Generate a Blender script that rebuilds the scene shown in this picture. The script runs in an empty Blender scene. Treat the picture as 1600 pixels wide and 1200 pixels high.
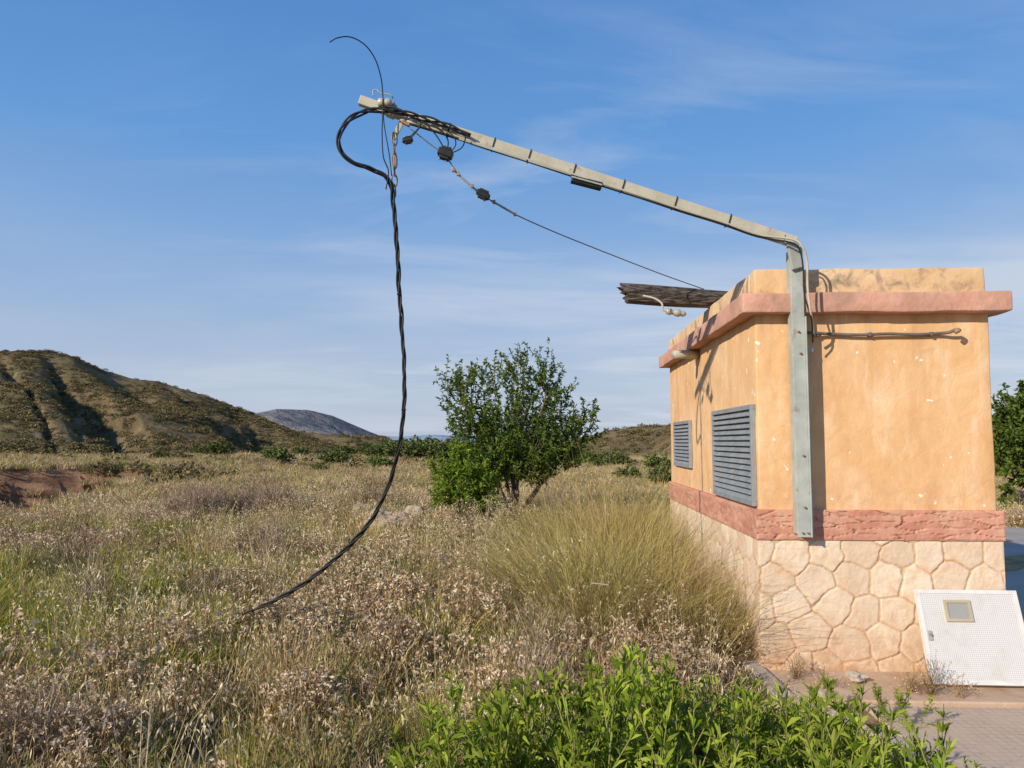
import bpy, bmesh, math, random
import numpy as np
from mathutils import Vector, Matrix, noise as mnoise
random.seed(7); rng=np.random.default_rng(7)
S=bpy.context.scene
# ------------------------------------------------------------ camera
F=1200.0; CH=1.6; TH=math.atan(90/F); ct,st=math.cos(TH),math.sin(TH)
cam=bpy.data.cameras.new("camera"); co=bpy.data.objects.new("camera",cam); S.collection.objects.link(co)
co.location=(0,0,CH); co.rotation_euler=(math.radians(90)+TH,0,0)
cam.sensor_width=36; cam.lens=27.0; cam.clip_end=20000; cam.clip_start=0.05
S.camera=co
S.view_settings.view_transform='Standard'; S.view_settings.look='None'; S.view_settings.exposure=0
def U(px,py,d):
    a=(px-800)/F; b=(600-py)/F
    k=d/(ct-b*st)
    return Vector((a*k,d,CH+k*(st+b*ct)))
def G(px,py,z=0.25):
    a=(px-800)/F; b=(600-py)/F
    k=(z-CH)/(st+b*ct)
    return (a*k,(ct-b*st)*k)
# ------------------------------------------------------------ noise
def _h(ix,iy,seed):
    n=(ix.astype(np.int64)*374761393+iy.astype(np.int64)*668265263+seed*974634777)&0xffffffff
    n=((n^(n>>13))*1274126177)&0xffffffff
    n=(n^(n>>16))&0xffffffff
    return n/4294967295.0
def vn(x,y,seed=0):
    x=np.asarray(x,float);y=np.asarray(y,float)
    ix=np.floor(x);iy=np.floor(y);fx=x-ix;fy=y-iy
    fx=fx*fx*(3-2*fx);fy=fy*fy*(3-2*fy)
    a=_h(ix,iy,seed);b=_h(ix+1,iy,seed);c=_h(ix,iy+1,seed);d=_h(ix+1,iy+1,seed)
    return (a*(1-fx)+b*fx)*(1-fy)+(c*(1-fx)+d*fx)*fy
def fbm(x,y,seed=0,o=4):
    r=0;am=.5;f=1
    for i in range(o):
        r=r+am*vn(x*f,y*f,seed+i*17);am*=.5;f*=2.03
    return r
def sstep(a,b,x):
    t=np.clip((x-a)/(b-a),0,1);return t*t*(3-2*t)
# ------------------------------------------------------------ materials
def newmat(name):
    m=bpy.data.materials.new(name);m.use_nodes=True;nt=m.node_tree
    for n in list(nt.nodes): nt.nodes.remove(n)
    o=nt.nodes.new('ShaderNodeOutputMaterial');return m,nt,o
def N(nt,t,**k):
    n=nt.nodes.new(t)
    for a,b in k.items(): setattr(n,a,b)
    return n
def L(nt,a,b): nt.links.new(a,b)
def rgba(c): return (c[0],c[1],c[2],1)
def mixc(nt,f,a,b,blend='MIX'):
    n=nt.nodes.new('ShaderNodeMix');n.data_type='RGBA';n.blend_type=blend
    for sock,v in ((n.inputs[0],f),(n.inputs[6],a),(n.inputs[7],b)):
        if hasattr(v,'is_linked'): nt.links.new(v,sock)
        elif isinstance(v,(int,float)): sock.default_value=v
        else: sock.default_value=rgba(v)
    return n.outputs[2]
def ramp(nt,f,lo,hi):
    n=nt.nodes.new('ShaderNodeMapRange');n.inputs[1].default_value=lo;n.inputs[2].default_value=hi
    nt.links.new(f,n.inputs[0]);return n.outputs[0]
def noisen(nt,scale,detail=5,rough=.55,vec=None,dist=0):
    n=N(nt,'ShaderNodeTexNoise');n.inputs['Scale'].default_value=scale;n.inputs['Detail'].default_value=detail
    n.inputs['Roughness'].default_value=rough;n.inputs['Distortion'].default_value=dist
    if vec is None:
        g=N(nt,'ShaderNodeNewGeometry');vec=g.outputs['Position']
    L(nt,vec,n.inputs['Vector']);return n.outputs['Fac']
def scaled(nt,sx,sy,sz):
    g=N(nt,'ShaderNodeNewGeometry');m=N(nt,'ShaderNodeMapping');m.inputs['Scale'].default_value=(sx,sy,sz)
    L(nt,g.outputs['Position'],m.inputs['Vector']);return m.outputs[0]
def mul(nt,a,b):
    n=N(nt,'ShaderNodeMath',operation='MULTIPLY')
    for s,v in ((n.inputs[0],a),(n.inputs[1],b)):
        if hasattr(v,'is_linked'): L(nt,v,s)
        else: s.default_value=v
    return n.outputs[0]
def surf(name,c1,c2,scale=3,rough=.85,bump=.2,bscale=40,c3=None,s3=.8,t3=(.5,.7),metal=0,spec=.3,bdist=.01,vec=None,t=(.35,.65)):
    m,nt,o=newmat(name)
    p=N(nt,'ShaderNodeBsdfPrincipled');p.inputs['Roughness'].default_value=rough
    p.inputs['Metallic'].default_value=metal;p.inputs['Specular IOR Level'].default_value=spec
    v=scaled(nt,*vec) if vec else None
    f=ramp(nt,noisen(nt,scale,5,.6,vec=v),*t)
    c=mixc(nt,f,c1,c2)
    if c3 is not None:
        c=mixc(nt,ramp(nt,noisen(nt,s3,5,.65,dist=.5),*t3),c,c3)
    L(nt,c,p.inputs['Base Color'])
    if bump:
        b=N(nt,'ShaderNodeBump');b.inputs['Strength'].default_value=bump;b.inputs['Distance'].default_value=bdist
        L(nt,noisen(nt,bscale,4,.6,vec=v),b.inputs['Height']);L(nt,b.outputs[0],p.inputs['Normal'])
    L(nt,p.outputs[0],o.inputs[0]);return m
def plantmat(name,a,b,trans=.3,var=.35,patch=None):
    m,nt,o=newmat(name)
    at=N(nt,'ShaderNodeAttribute',attribute_name='rnd')
    c=mixc(nt,at.outputs['Fac'],a,b)
    if patch is not None:
        c=mixc(nt,ramp(nt,noisen(nt,.45,1,.6),.42,.62),c,patch)
    oi=N(nt,'ShaderNodeObjectInfo')
    mr=N(nt,'ShaderNodeMapRange');mr.inputs[3].default_value=1-var;mr.inputs[4].default_value=1+var
    L(nt,oi.outputs['Random'],mr.inputs[0])
    hs=N(nt,'ShaderNodeHueSaturation');L(nt,mr.outputs[0],hs.inputs['Value']);L(nt,c,hs.inputs['Color'])
    d=N(nt,'ShaderNodeBsdfDiffuse');L(nt,hs.outputs[0],d.inputs[0])
    if trans:
        t=N(nt,'ShaderNodeBsdfTranslucent');mx=N(nt,'ShaderNodeMixShader');mx.inputs[0].default_value=trans
        L(nt,hs.outputs[0],t.inputs[0]);L(nt,d.outputs[0],mx.inputs[1]);L(nt,t.outputs[0],mx.inputs[2]);L(nt,mx.outputs[0],o.inputs[0])
    else: L(nt,d.outputs[0],o.inputs[0])
    return m
# ------------------------------------------------------------ mesh helpers
def link(o,parent=None,coll=None):
    (coll or S.collection).objects.link(o)
    if parent: o.parent=parent
    return o
def empty(name):
    e=bpy.data.objects.new(name,None);link(e);return e
def pymesh(name,v,f,mat,parent=None,smooth=False,coll=None,bevel=0):
    me=bpy.data.meshes.new(name);me.from_pydata([tuple(x) for x in v],[],f);me.update()
    if mat: me.materials.append(mat)
    if smooth:
        for p in me.polygons:p.use_smooth=True
    o=bpy.data.objects.new(name,me);link(o,parent,coll)
    if bevel:
        b=o.modifiers.new('b','BEVEL');b.width=bevel;b.segments=2
    return o
class MB:
    def __init__(s): s.v=[];s.f=[];s.m=[];s.r=[];s.n=0
    def add(s,V,Fq,mi,rnd):
        V=np.asarray(V,float).reshape(-1,3);Fq=np.asarray(Fq).reshape(-1,4)
        s.v.append(V);s.f.append(Fq+s.n);s.m.append(np.full(len(Fq),mi));s.r.append(np.asarray(rnd,float).reshape(-1));s.n+=len(V)
    def ribbons(s,P,W,Sd,mi):
        n,k,_=P.shape
        A=P-Sd[:,None,:]*W[:,:,None];B=P+Sd[:,None,:]*W[:,:,None]
        V=np.stack([A,B],2).reshape(n,k*2,3)
        q=[]
        for j in range(k-1): q.append([2*j,2*j+1,2*j+3,2*j+2])
        q=np.array(q)[None]+(np.arange(n)*2*k)[:,None,None]
        s.add(V,q,mi,np.repeat(rng.random(n),2*k))
    def blades(s,n,br,hl,hh,lean,curve,w,mi,cx=0,cy=0,K=4):
        ra=br*np.sqrt(rng.random(n));th=rng.random(n)*6.283
        b=np.stack([cx+ra*np.cos(th),cy+ra*np.sin(th),np.zeros(n)-.02],1)
        th2=th+rng.normal(0,.7,n);out=np.stack([np.cos(th2),np.sin(th2),0*th2],1)
        Ln=rng.uniform(hl,hh,n);le=lean*rng.random(n)*(.4+ra/max(br,1e-3));cu=curve*rng.random(n)
        t=np.linspace(0,1,K)
        hz=(le[:,None]*t+cu[:,None]*t**2.2)*Ln[:,None]
        z=Ln[:,None]*(t-.35*cu[:,None]*t**3)
        P=b[:,None,:]+out[:,None,:]*hz[:,:,None];P[:,:,2]+=z
        a=rng.random(n)*6.283;sd=np.stack([np.cos(a),np.sin(a),0*a],1)
        W=w*np.interp(t,[0,.5,.8,1],[1,.9,.6,.15])[None]*rng.uniform(.6,1.2,n)[:,None]
        s.ribbons(P,W,sd,mi);return P[:,-1]
    def puffs(s,C,r,q,mi,size=.55):
        M=len(C);c=np.repeat(C,q,0)+rng.normal(0,1,(M*q,3))*r*.5
        u=rng.normal(0,1,(M*q,3));u/=np.linalg.norm(u,axis=1)[:,None]
        w=rng.normal(0,1,(M*q,3));v=np.cross(u,w);v/=np.linalg.norm(v,axis=1)[:,None]
        k=r*size*rng.uniform(.6,1.2,(M*q,1));u=u*k;v=v*k
        V=np.stack([c-u,c-v*.6,c+u,c+v*.6],1)
        s.add(V,np.arange(M*q*4).reshape(-1,4),mi,np.repeat(np.repeat(rng.random(M),q),4))
    def leaves(s,p,d,ln,w,mi,droop=.25):
        n=len(p);d=d/np.linalg.norm(d,axis=1)[:,None]
        r=rng.normal(0,1,(n,3))+np.array([0,0,.8]);sd=np.cross(d,r);sd/=np.linalg.norm(sd,axis=1)[:,None]
        l=ln*rng.uniform(.6,1.25,n)[:,None]
        a=p;b=p+d*l*.45;c=p+d*l;c=c.copy();c[:,2]-=droop*l[:,0]
        P=np.stack([a,b,c],1);W=w*np.array([.25,1,.12])[None]*rng.uniform(.7,1.2,n)[:,None]
        s.ribbons(P,W,sd,mi)
    def tube(s,pts,rad,mi,sides=6):
        V,Fq=tube_geo(pts,rad,sides);s.add(V,Fq,mi,np.full(len(V),rng.random()))
    def obj(s,name,mats,parent=None,coll=None,smooth=False):
        V=np.concatenate(s.v);Fq=np.concatenate(s.f);M=np.concatenate(s.m);R=np.concatenate(s.r)
        me=bpy.data.meshes.new(name);me.vertices.add(len(V));me.vertices.foreach_set('co',V.ravel())
        me.loops.add(Fq.size);me.loops.foreach_set('vertex_index',Fq.ravel().astype(np.int32))
        me.polygons.add(len(Fq));me.polygons.foreach_set('loop_start',(np.arange(len(Fq))*4).astype(np.int32))
        me.polygons.foreach_set('material_index',M.astype(np.int32))
        if smooth: me.polygons.foreach_set('use_smooth',np.ones(len(Fq),bool))
        a=me.attributes.new('rnd','FLOAT','POINT');a.data.foreach_set('value',R.astype(np.float32))
        for m in mats: me.materials.append(m)
        me.update(calc_edges=True);me.validate()
        o=bpy.data.objects.new(name,me);link(o,parent,coll);return o
def tube_geo(pts,rad,sides=8):
    P=[Vector(p) for p in pts];n=len(P)
    if isinstance(rad,(int,float)): rad=[rad]*n
    V=[];up=None
    for i in range(n):
        t=(P[min(i+1,n-1)]-P[max(i-1,0)]).normalized()
        if up is None:
            up=Vector((0,0,1)) if abs(t.z)<.9 else Vector((1,0,0))
        a=(up-t*up.dot(t)).normalized();up=a;b=t.cross(a)
        for k in range(sides):
            th=2*math.pi*k/sides;V.append(P[i]+(a*math.cos(th)+b*math.sin(th))*rad[i])
    Fq=[]
    for i in range(n-1):
        for k in range(sides):
            k2=(k+1)%sides;Fq.append([i*sides+k,i*sides+k2,(i+1)*sides+k2,(i+1)*sides+k])
    return np.array([tuple(v) for v in V]),np.array(Fq)
def crom(pts,per=12):
    P=[Vector(p) for p in pts];P=[P[0]*2-P[1]]+P+[P[-1]*2-P[-2]];out=[]
    for i in range(1,len(P)-2):
        for j in range(per):
            t=j/per;a,b,c,d=P[i-1:i+3]
            out.append(.5*((2*b)+(c-a)*t+(2*a-5*b+4*c-d)*t*t+(3*b-a-3*c+d)*t**3))
    out.append(P[-2]);return out
def tubeobj(name,pts,rad,mat,parent=None,sides=8,caps=True):
    V,Fq=tube_geo(pts,rad,sides);f=[list(map(int,q)) for q in Fq]
    if caps:
        n=len(V);f.append(list(range(sides))[::-1]);f.append(list(range(n-sides,n)))
    return pymesh(name,V,f,mat,parent,smooth=True)
def bar(name,p0,p1,w,h,mat,parent=None,side=Vector((0,1,0)),bevel=.003):
    p0=Vector(p0);p1=Vector(p1);t=(p1-p0).normalized();s=(side-t*side.dot(t)).normalized();u=t.cross(s)
    V=[]
    for p in (p0,p1):
        for a,b in ((-1,-1),(1,-1),(1,1),(-1,1)): V.append(p+s*a*w/2+u*b*h/2)
    f=[[0,1,2,3],[7,6,5,4],[0,4,5,1],[1,5,6,2],[2,6,7,3],[3,7,4,0]]
    return pymesh(name,V,f,mat,parent,bevel=bevel)
# ------------------------------------------------------------ material set
m,nt,o=newmat('dry_ground');p=N(nt,'ShaderNodeBsdfPrincipled');p.inputs['Roughness'].default_value=.95;p.inputs['Specular IOR Level'].default_value=.1
c=mixc(nt,ramp(nt,noisen(nt,6,5,.7),.35,.65),(.21,.135,.07),(.38,.27,.145))
c=mixc(nt,ramp(nt,noisen(nt,.12,5,.6),.52,.70),c,(.22,.19,.07))
c=mixc(nt,ramp(nt,noisen(nt,1.3,4,.7),.52,.66),c,(.42,.31,.17))
ge=N(nt,'ShaderNodeNewGeometry');sx=N(nt,'ShaderNodeSeparateXYZ');L(nt,ge.outputs['True Normal'],sx.inputs[0])
bk=mixc(nt,ramp(nt,noisen(nt,.9,5,.7,vec=scaled(nt,1,1,3)),.4,.62),(.14,.075,.045),(.31,.18,.11))
c=mixc(nt,ramp(nt,sx.outputs[2],.93,.80),c,bk)
b=N(nt,'ShaderNodeBump');b.inputs['Strength'].default_value=.8;b.inputs['Distance'].default_value=.05
L(nt,noisen(nt,9,4,.7),b.inputs['Height']);L(nt,b.outputs[0],p.inputs['Normal']);L(nt,c,p.inputs['Base Color']);L(nt,p.outputs[0],o.inputs[0]);M_ground=m
def hillmat(name,e1,e2,g,s1,s2,bd,th=(.48,.56)):
    m,nt,o=newmat(name);p=N(nt,'ShaderNodeBsdfDiffuse')
    c=mixc(nt,ramp(nt,noisen(nt,s1*.25,7,.65),.38,.62),e1,e2)
    c=mixc(nt,ramp(nt,noisen(nt,s2,5,.7),*th),c,g)
    b=N(nt,'ShaderNodeBump');b.inputs['Strength'].default_value=1;b.inputs['Distance'].default_value=bd
    L(nt,noisen(nt,s1,6,.7),b.inputs['Height']);L(nt,b.outputs[0],p.inputs['Normal']);L(nt,c,p.inputs['Color']);L(nt,p.outputs[0],o.inputs[0]);return m
M_hill=hillmat('hill_scrub',(.165,.115,.065),(.29,.215,.12),(.15,.125,.06),.6,.6,1.0)
M_hill2=hillmat('hill_far_scrub_haze_tint',(.165,.16,.165),(.25,.235,.225),(.15,.16,.165),.06,.03,8)  # grey-blue aerial haze is mixed into the far scrub colours
M_haze=hillmat('hill_hazy',(.29,.36,.46),(.33,.40,.50),(.28,.35,.45),.01,.005,5)  # distance haze painted into the mountains' base colour
M_straw=plantmat('straw_blades',(.34,.225,.10),(.57,.42,.21),.2,.28,patch=(.40,.34,.12))
M_pale=plantmat('pale_seed',(.56,.43,.25),(.72,.60,.40),.2,.2)
M_stem=plantmat('brown_stem',(.22,.135,.07),(.38,.255,.14),0,.25)
M_puff=plantmat('dry_flower_heads',(.36,.23,.12),(.78,.63,.44),.15,.28)
M_gg=plantmat('green_grass',(.20,.225,.03),(.48,.45,.09),.3,.25)
M_olive=plantmat('olive_leaves',(.19,.195,.06),(.39,.37,.14),.2,.25)
M_gray=plantmat('grey_twigs',(.22,.155,.105),(.38,.29,.21),0,.2)
M_broom=plantmat('broom_stems',(.19,.185,.045),(.56,.47,.18),.2,.2,patch=(.40,.33,.12))
M_leafA=plantmat('bright_leaves',(.10,.165,.012),(.35,.41,.055),.3,.3)
M_tree=plantmat('tree_leaves',(.055,.095,.017),(.21,.275,.055),.3,.15)
M_bushg=plantmat('bush_leaves',(.12,.195,.02),(.27,.36,.05),.3,.15)
M_scrub=plantmat('scrub_leaves',(.095,.08,.035),(.265,.205,.10),0,.4)
M_farg=plantmat('distant_leaves',(.08,.11,.03),(.18,.21,.07),0,.3)
M_bark=surf('bark',(.10,.07,.05),(.22,.17,.13),scale=12,bump=.6,bscale=40)
# ---- stucco
m,nt,o=newmat('orange_stucco');p=N(nt,'ShaderNodeBsdfPrincipled');p.inputs['Roughness'].default_value=.85;p.inputs['Specular IOR Level'].default_value=.2
c=mixc(nt,ramp(nt,noisen(nt,2.2,6,.62,dist=.8),.32,.68),(.69,.40,.185),(.79,.51,.275))
c=mixc(nt,ramp(nt,noisen(nt,7,5,.7,vec=scaled(nt,1,1,.35)),.50,.75),c,(.82,.59,.37))
c=mixc(nt,ramp(nt,noisen(nt,1.1,5,.7,vec=scaled(nt,2,2,.6)),.54,.80),c,(.58,.30,.13))
gz_=N(nt,'ShaderNodeNewGeometry');sz_=N(nt,'ShaderNodeSeparateXYZ');L(nt,gz_.outputs['Position'],sz_.inputs[0])
stk=mul(nt,ramp(nt,noisen(nt,9,3,.6,vec=scaled(nt,1,1,.08)),.5,.72),ramp(nt,sz_.outputs[2],1.9,2.5));c=mixc(nt,mul(nt,stk,.6),c,(.46,.27,.14))
c=mixc(nt,mul(nt,ramp(nt,noisen(nt,14,4,.7),.45,.7),ramp(nt,sz_.outputs[2],1.42,1.13)),c,(.62,.36,.22))
c=mixc(nt,ramp(nt,noisen(nt,16,1,.5),.74,.77),c,(.80,.74,.66))
b=N(nt,'ShaderNodeBump');b.inputs['Strength'].default_value=.5;b.inputs['Distance'].default_value=.014
hA=noisen(nt,7,4,.5,dist=1.0);hB=noisen(nt,60,2,.6)
mm=N(nt,'ShaderNodeMath',operation='MULTIPLY_ADD');mm.inputs[1].default_value=.25;L(nt,hB,mm.inputs[0]);L(nt,hA,mm.inputs[2])
L(nt,mm.outputs[0],b.inputs['Height']);L(nt,b.outputs[0],p.inputs['Normal']);L(nt,c,p.inputs['Base Color']);L(nt,p.outputs[0],o.inputs[0]);M_wall=m
M_para=surf('weathered_parapet',(.62,.40,.21),(.74,.53,.32),scale=4,bump=.5,bscale=18,c3=(.26,.20,.15),s3=6,t3=(.52,.68),bdist=.012)
M_corn=surf('salmon_cornice',(.52,.26,.18),(.66,.37,.27),scale=5,bump=.5,bscale=22,c3=(.38,.23,.165),s3=3,t3=(.48,.72),bdist=.014)
def groovemat(name,a,b2,g,stain):
    m,nt,o=newmat(name);p=N(nt,'ShaderNodeBsdfPrincipled');p.inputs['Roughness'].default_value=.85;p.inputs['Specular IOR Level'].default_value=.2
    at=N(nt,'ShaderNodeAttribute',attribute_name='groove');ce=N(nt,'ShaderNodeAttribute',attribute_name='cell')
    c=mixc(nt,ce.outputs['Fac'],a,b2)
    c=mixc(nt,ramp(nt,noisen(nt,6,6,.7,dist=.6),.46,.72),c,stain)
    g2=mixc(nt,ramp(nt,noisen(nt,5,3,.6),.35,.65),g,stain)
    c=mixc(nt,at.outputs['Fac'],c,g2)
    gz_=N(nt,'ShaderNodeNewGeometry');sz_=N(nt,'ShaderNodeSeparateXYZ');L(nt,gz_.outputs['Position'],sz_.inputs[0])
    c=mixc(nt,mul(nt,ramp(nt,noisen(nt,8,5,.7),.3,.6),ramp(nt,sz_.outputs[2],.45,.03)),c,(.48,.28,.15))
    b=N(nt,'ShaderNodeBump');b.inputs['Strength'].default_value=.6;b.inputs['Distance'].default_value=.012
    L(nt,noisen(nt,25,5,.65,dist=.5),b.inputs['Height']);L(nt,b.outputs[0],p.inputs['Normal']);L(nt,c,p.inputs['Base Color']);L(nt,p.outputs[0],o.inputs[0]);return m
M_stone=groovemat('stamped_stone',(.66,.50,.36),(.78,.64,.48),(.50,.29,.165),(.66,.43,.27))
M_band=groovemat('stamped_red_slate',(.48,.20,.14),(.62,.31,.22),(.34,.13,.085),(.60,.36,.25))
M_galv=surf('galvanised_steel',(.34,.365,.335),(.45,.47,.43),scale=7,rough=.6,metal=.1,bump=.1,c3=(.30,.22,.16),s3=9,t3=(.60,.72))
M_beam=surf('painted_beam',(.42,.39,.30),(.53,.49,.39),scale=6,rough=.6,bump=.15,c3=(.33,.24,.16),s3=10,t3=(.58,.70))
M_rust=surf('rusty_steel',(.22,.12,.07),(.40,.28,.18),scale=40,rough=.8,bump=.3)
M_black=surf('black_rubber',(.010,.011,.012),(.022,.022,.024),scale=20,rough=.55,bump=0,spec=.3)
M_wire=surf('steel_wire',(.13,.11,.09),(.20,.16,.14),scale=20,rough=.6,metal=.2,bump=0)
M_cer=surf('porcelain',(.36,.32,.24),(.50,.46,.36),scale=8,rough=.3,bump=0,spec=.5)
M_louv=surf('grey_louvre_paint',(.20,.22,.235),(.28,.295,.305),scale=9,rough=.6,bump=.1,c3=(.31,.28,.25),s3=6)
M_dark=surf('vent_shade_black',(.02,.02,.02),(.03,.03,.03),bump=0)  # near-black colour stands in for the shade behind the louvre slats
M_wood=surf('weathered_wood',(.045,.035,.03),(.22,.18,.15),scale=14,rough=.95,bump=1,bscale=16,bdist=.05,vec=(.2,4,4),t=(.4,.62))
M_conc=surf('concrete',(.42,.35,.28),(.52,.45,.37),scale=4,bump=.4,bscale=30,c3=(.38,.27,.18),s3=2)
M_apron=surf('stained_apron',(.50,.33,.21),(.58,.44,.32),scale=3,bump=.4,bscale=25,c3=(.42,.27,.16),s3=2.5)
M_rock=surf('field_rock',(.27,.205,.14),(.42,.33,.235),scale=5,bump=.8,bscale=9,bdist=.05)
M_path=surf('dirt_road',(.34,.29,.24),(.42,.37,.31),scale=2,bump=.5,bscale=15)
# ------------------------------------------------------------ terrain
def field_z(x,y):
    x=np.asarray(x,float);y=np.asarray(y,float)
    r=np.hypot(x,y)
    near=sstep(2.5,7,np.hypot(x-2.6,y-5.2))
    z=(fbm(x*.35,y*.35,3)-.47)*.35*near+(fbm(x*1.5,y*1.5,9,3)-.44)*.10*near
    jg=(fbm(x*.5,y*.5,5)-.45)*3.2+(fbm(x*1.6,y*1.6,15)-.45)*1.2
    xl=-9.3-(y-14)*.32; yw=32.5+.42*(x+15)
    wl=sstep(0,1.6,xl-x+jg*.5)*sstep(8,13,y)
    z=z-2.6*wl*(1-sstep(yw-.8,yw+.7,y+jg))
    z=z+.50*sstep(-11,-16,x)*sstep(yw-.8,yw+.7,y+jg)*sstep(75,45,y)
    z=z+sstep(60,300,r)*(-3)
    return z
def polar(name,az0,az1,na,rs,zf,mat):
    az=np.radians(np.linspace(az0,az1,na));A,R=np.meshgrid(az,rs,indexing='ij')
    X=R*np.sin(A);Y=R*np.cos(A);Z=zf(A,R,X,Y)
    V=np.stack([X,Y,Z],2).reshape(-1,3);nr=len(rs)
    i,j=np.meshgrid(np.arange(na-1),np.arange(nr-1),indexing='ij');a=i*nr+j
    Fq=np.stack([a,a+1,a+nr+1,a+nr],2).reshape(-1,4)
    mb=MB();mb.add(V,Fq,0,np.zeros(len(V)));return mb.obj(name,[mat],smooth=True)
g=np.sinh(np.linspace(-7.2,7.2,661));g=g/g.max()*6000
gx,gy=np.meshgrid(g-6,g+18,indexing='ij');gz=field_z(gx,gy)
n=len(g);i,j=np.meshgrid(np.arange(n-1),np.arange(n-1),indexing='ij');a=i*n+j
mb=MB();mb.add(np.stack([gx,gy,gz],2).reshape(-1,3),np.stack([a,a+n,a+n+1,a+1],2).reshape(-1,4),0,np.zeros(n*n))
ground=mb.obj('ground',[M_ground],smooth=True)
def az_of(px): return math.atan((px-800)/F)
def crest(pts):
    xs=[az_of(p[0]) for p in pts];ys=[(690-p[1])/F*math.cos(az_of(p[0])) for p in pts]
    return lambda A: np.interp(A,xs,ys)
def hillfun(pts,r0,rc,rough,nseed,ns,gul=1.0):
    e=crest(pts)
    def f(A,R,X,Y):
        rcv=rc*(1+.12*np.sin(A*7+nseed));s=(R-r0)/(rcv-r0)
        Hc=np.maximum(e(A),-.004)*rcv+CH+.5
        up=np.clip(s,0,1);prof=np.where(s<=1,up**1.15*(1.25-.25*up),1-.6*np.clip(s-1,0,1)**1.5)
        nz=fbm(X*ns,Y*ns,nseed,5)-.48;rid=np.abs(fbm(A*9+R*.012,R*.004,nseed+5,3)-.48)
        rid2=np.abs(fbm(A*22+R*.02,R*.012,nseed+9,3)-.48)
        z=Hc*prof-1.0+rough*nz*np.sin(np.pi*np.clip(s,0,1.3)/1.3)*1.6
        ms=np.sin(np.pi*np.clip(s,0,1))*gul
        z-= rough*(3.0*(.14-rid).clip(0)*4+2.0*(.12-rid2).clip(0)*3.0)*ms
        z+= rough*.12*np.sin(z*1.8+nz*9)*ms
        return z-2.5*(1-sstep(0,.12,s))
    return f
hA_pts=[(-1400,600),(-900,560),(-500,600),(-250,565),(-80,552),(0,545),(60,543),(110,553),(160,572),(200,584),(240,590),(300,610),(350,628),(390,642),(420,655),(460,670),(520,692),(600,708)]
fA=hillfun(hA_pts,55,125,1.8,11,.06)
polar('hill',-66,-9,520,np.linspace(50,210,240),fA,M_hill)
fA2=hillfun([(300,690),(400,668),(470,672),(520,678),(600,684),(640,693),(700,706)],140,230,2.0,31,.03)
polar('hill',-26,-4,160,np.linspace(130,330,90),fA2,M_hill)
fB=hillfun([(200,660),(330,655),(415,641),(432,637),(480,640),(520,650),(560,667),(600,684),(640,697),(700,708)],280,480,3,21,.012)
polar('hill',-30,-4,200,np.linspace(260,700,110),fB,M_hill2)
fC=hillfun([(700,712),(860,700),(910,682),(950,669),(1000,662),(1060,659),(1200,650),(1400,640),(1600,648),(1900,640),(2600,650),(3600,690)],60,110,1.0,41,.07)
polar('hill',-4,66,400,np.linspace(55,180,130),fC,M_hill)
fD=hillfun([(-2000,684),(400,684),(560,680),(620,682),(680,679),(740,683),(800,681),(1000,684),(2500,680)],3000,4500,20,51,.0008)
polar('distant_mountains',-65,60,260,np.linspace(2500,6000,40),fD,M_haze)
# ------------------------------------------------------------ scatter
def scatter(name,pts,rot,scl,idx,coll):
    me=bpy.data.meshes.new(name);n=len(pts);me.vertices.add(n);me.vertices.foreach_set('co',np.asarray(pts,float).ravel())
    a=me.attributes.new('rot','FLOAT_VECTOR','POINT');a.data.foreach_set('vector',np.asarray(rot,np.float32).ravel())
    a=me.attributes.new('scl','FLOAT_VECTOR','POINT');a.data.foreach_set('vector',np.asarray(scl,np.float32).ravel())
    a=me.attributes.new('idx','INT','POINT');a.data.foreach_set('value',np.asarray(idx,np.int32))
    o=bpy.data.objects.new(name,me);link(o)
    ng=bpy.data.node_groups.new(name+'_scatter','GeometryNodeTree')
    ng.interface.new_socket('Geometry',in_out='INPUT',socket_type='NodeSocketGeometry')
    ng.interface.new_socket('Geometry',in_out='OUTPUT',socket_type='NodeSocketGeometry')
    gi=ng.nodes.new('NodeGroupInput');go=ng.nodes.new('NodeGroupOutput')
    ip=ng.nodes.new('GeometryNodeInstanceOnPoints');ci=ng.nodes.new('GeometryNodeCollectionInfo')
    ci.inputs['Collection'].default_value=coll;ci.inputs['Separate Children'].default_value=True;ci.inputs['Reset Children'].default_value=True
    ip.inputs['Pick Instance'].default_value=True
    def na(nm,t):
        k=ng.nodes.new('GeometryNodeInputNamedAttribute');k.data_type=t;k.inputs['Name'].default_value=nm;return k.outputs['Attribute']
    ng.links.new(gi.outputs[0],ip.inputs['Points']);ng.links.new(ci.outputs[0],ip.inputs['Instance'])
    ng.links.new(na('idx','INT'),ip.inputs['Instance Index']);ng.links.new(na('rot','FLOAT_VECTOR'),ip.inputs['Rotation'])
    ng.links.new(na('scl','FLOAT_VECTOR'),ip.inputs['Scale']);ng.links.new(ip.outputs[0],go.inputs[0])
    md=o.modifiers.new('scatter','NODES');md.node_group=ng;return o
C=bpy.data.collections.new('meadow_sources')
mats=[M_straw,M_pale,M_stem,M_puff,M_gg,M_olive,M_gray,M_scrub]
kinds={}
def src(kind,i,mb):
    o=mb.obj(f'{kind}_{i}',mats,coll=C);kinds.setdefault(kind,[]).append(o.name)
def dome(n,r,h,lo=.6):
    th=rng.random(n)*6.283;ph=np.arccos(rng.random(n));k=rng.uniform(lo,1,n)
    return np.stack([r*k*np.sin(ph)*np.cos(th),r*k*np.sin(ph)*np.sin(th),h*k*np.cos(ph)+.03],1)
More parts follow.
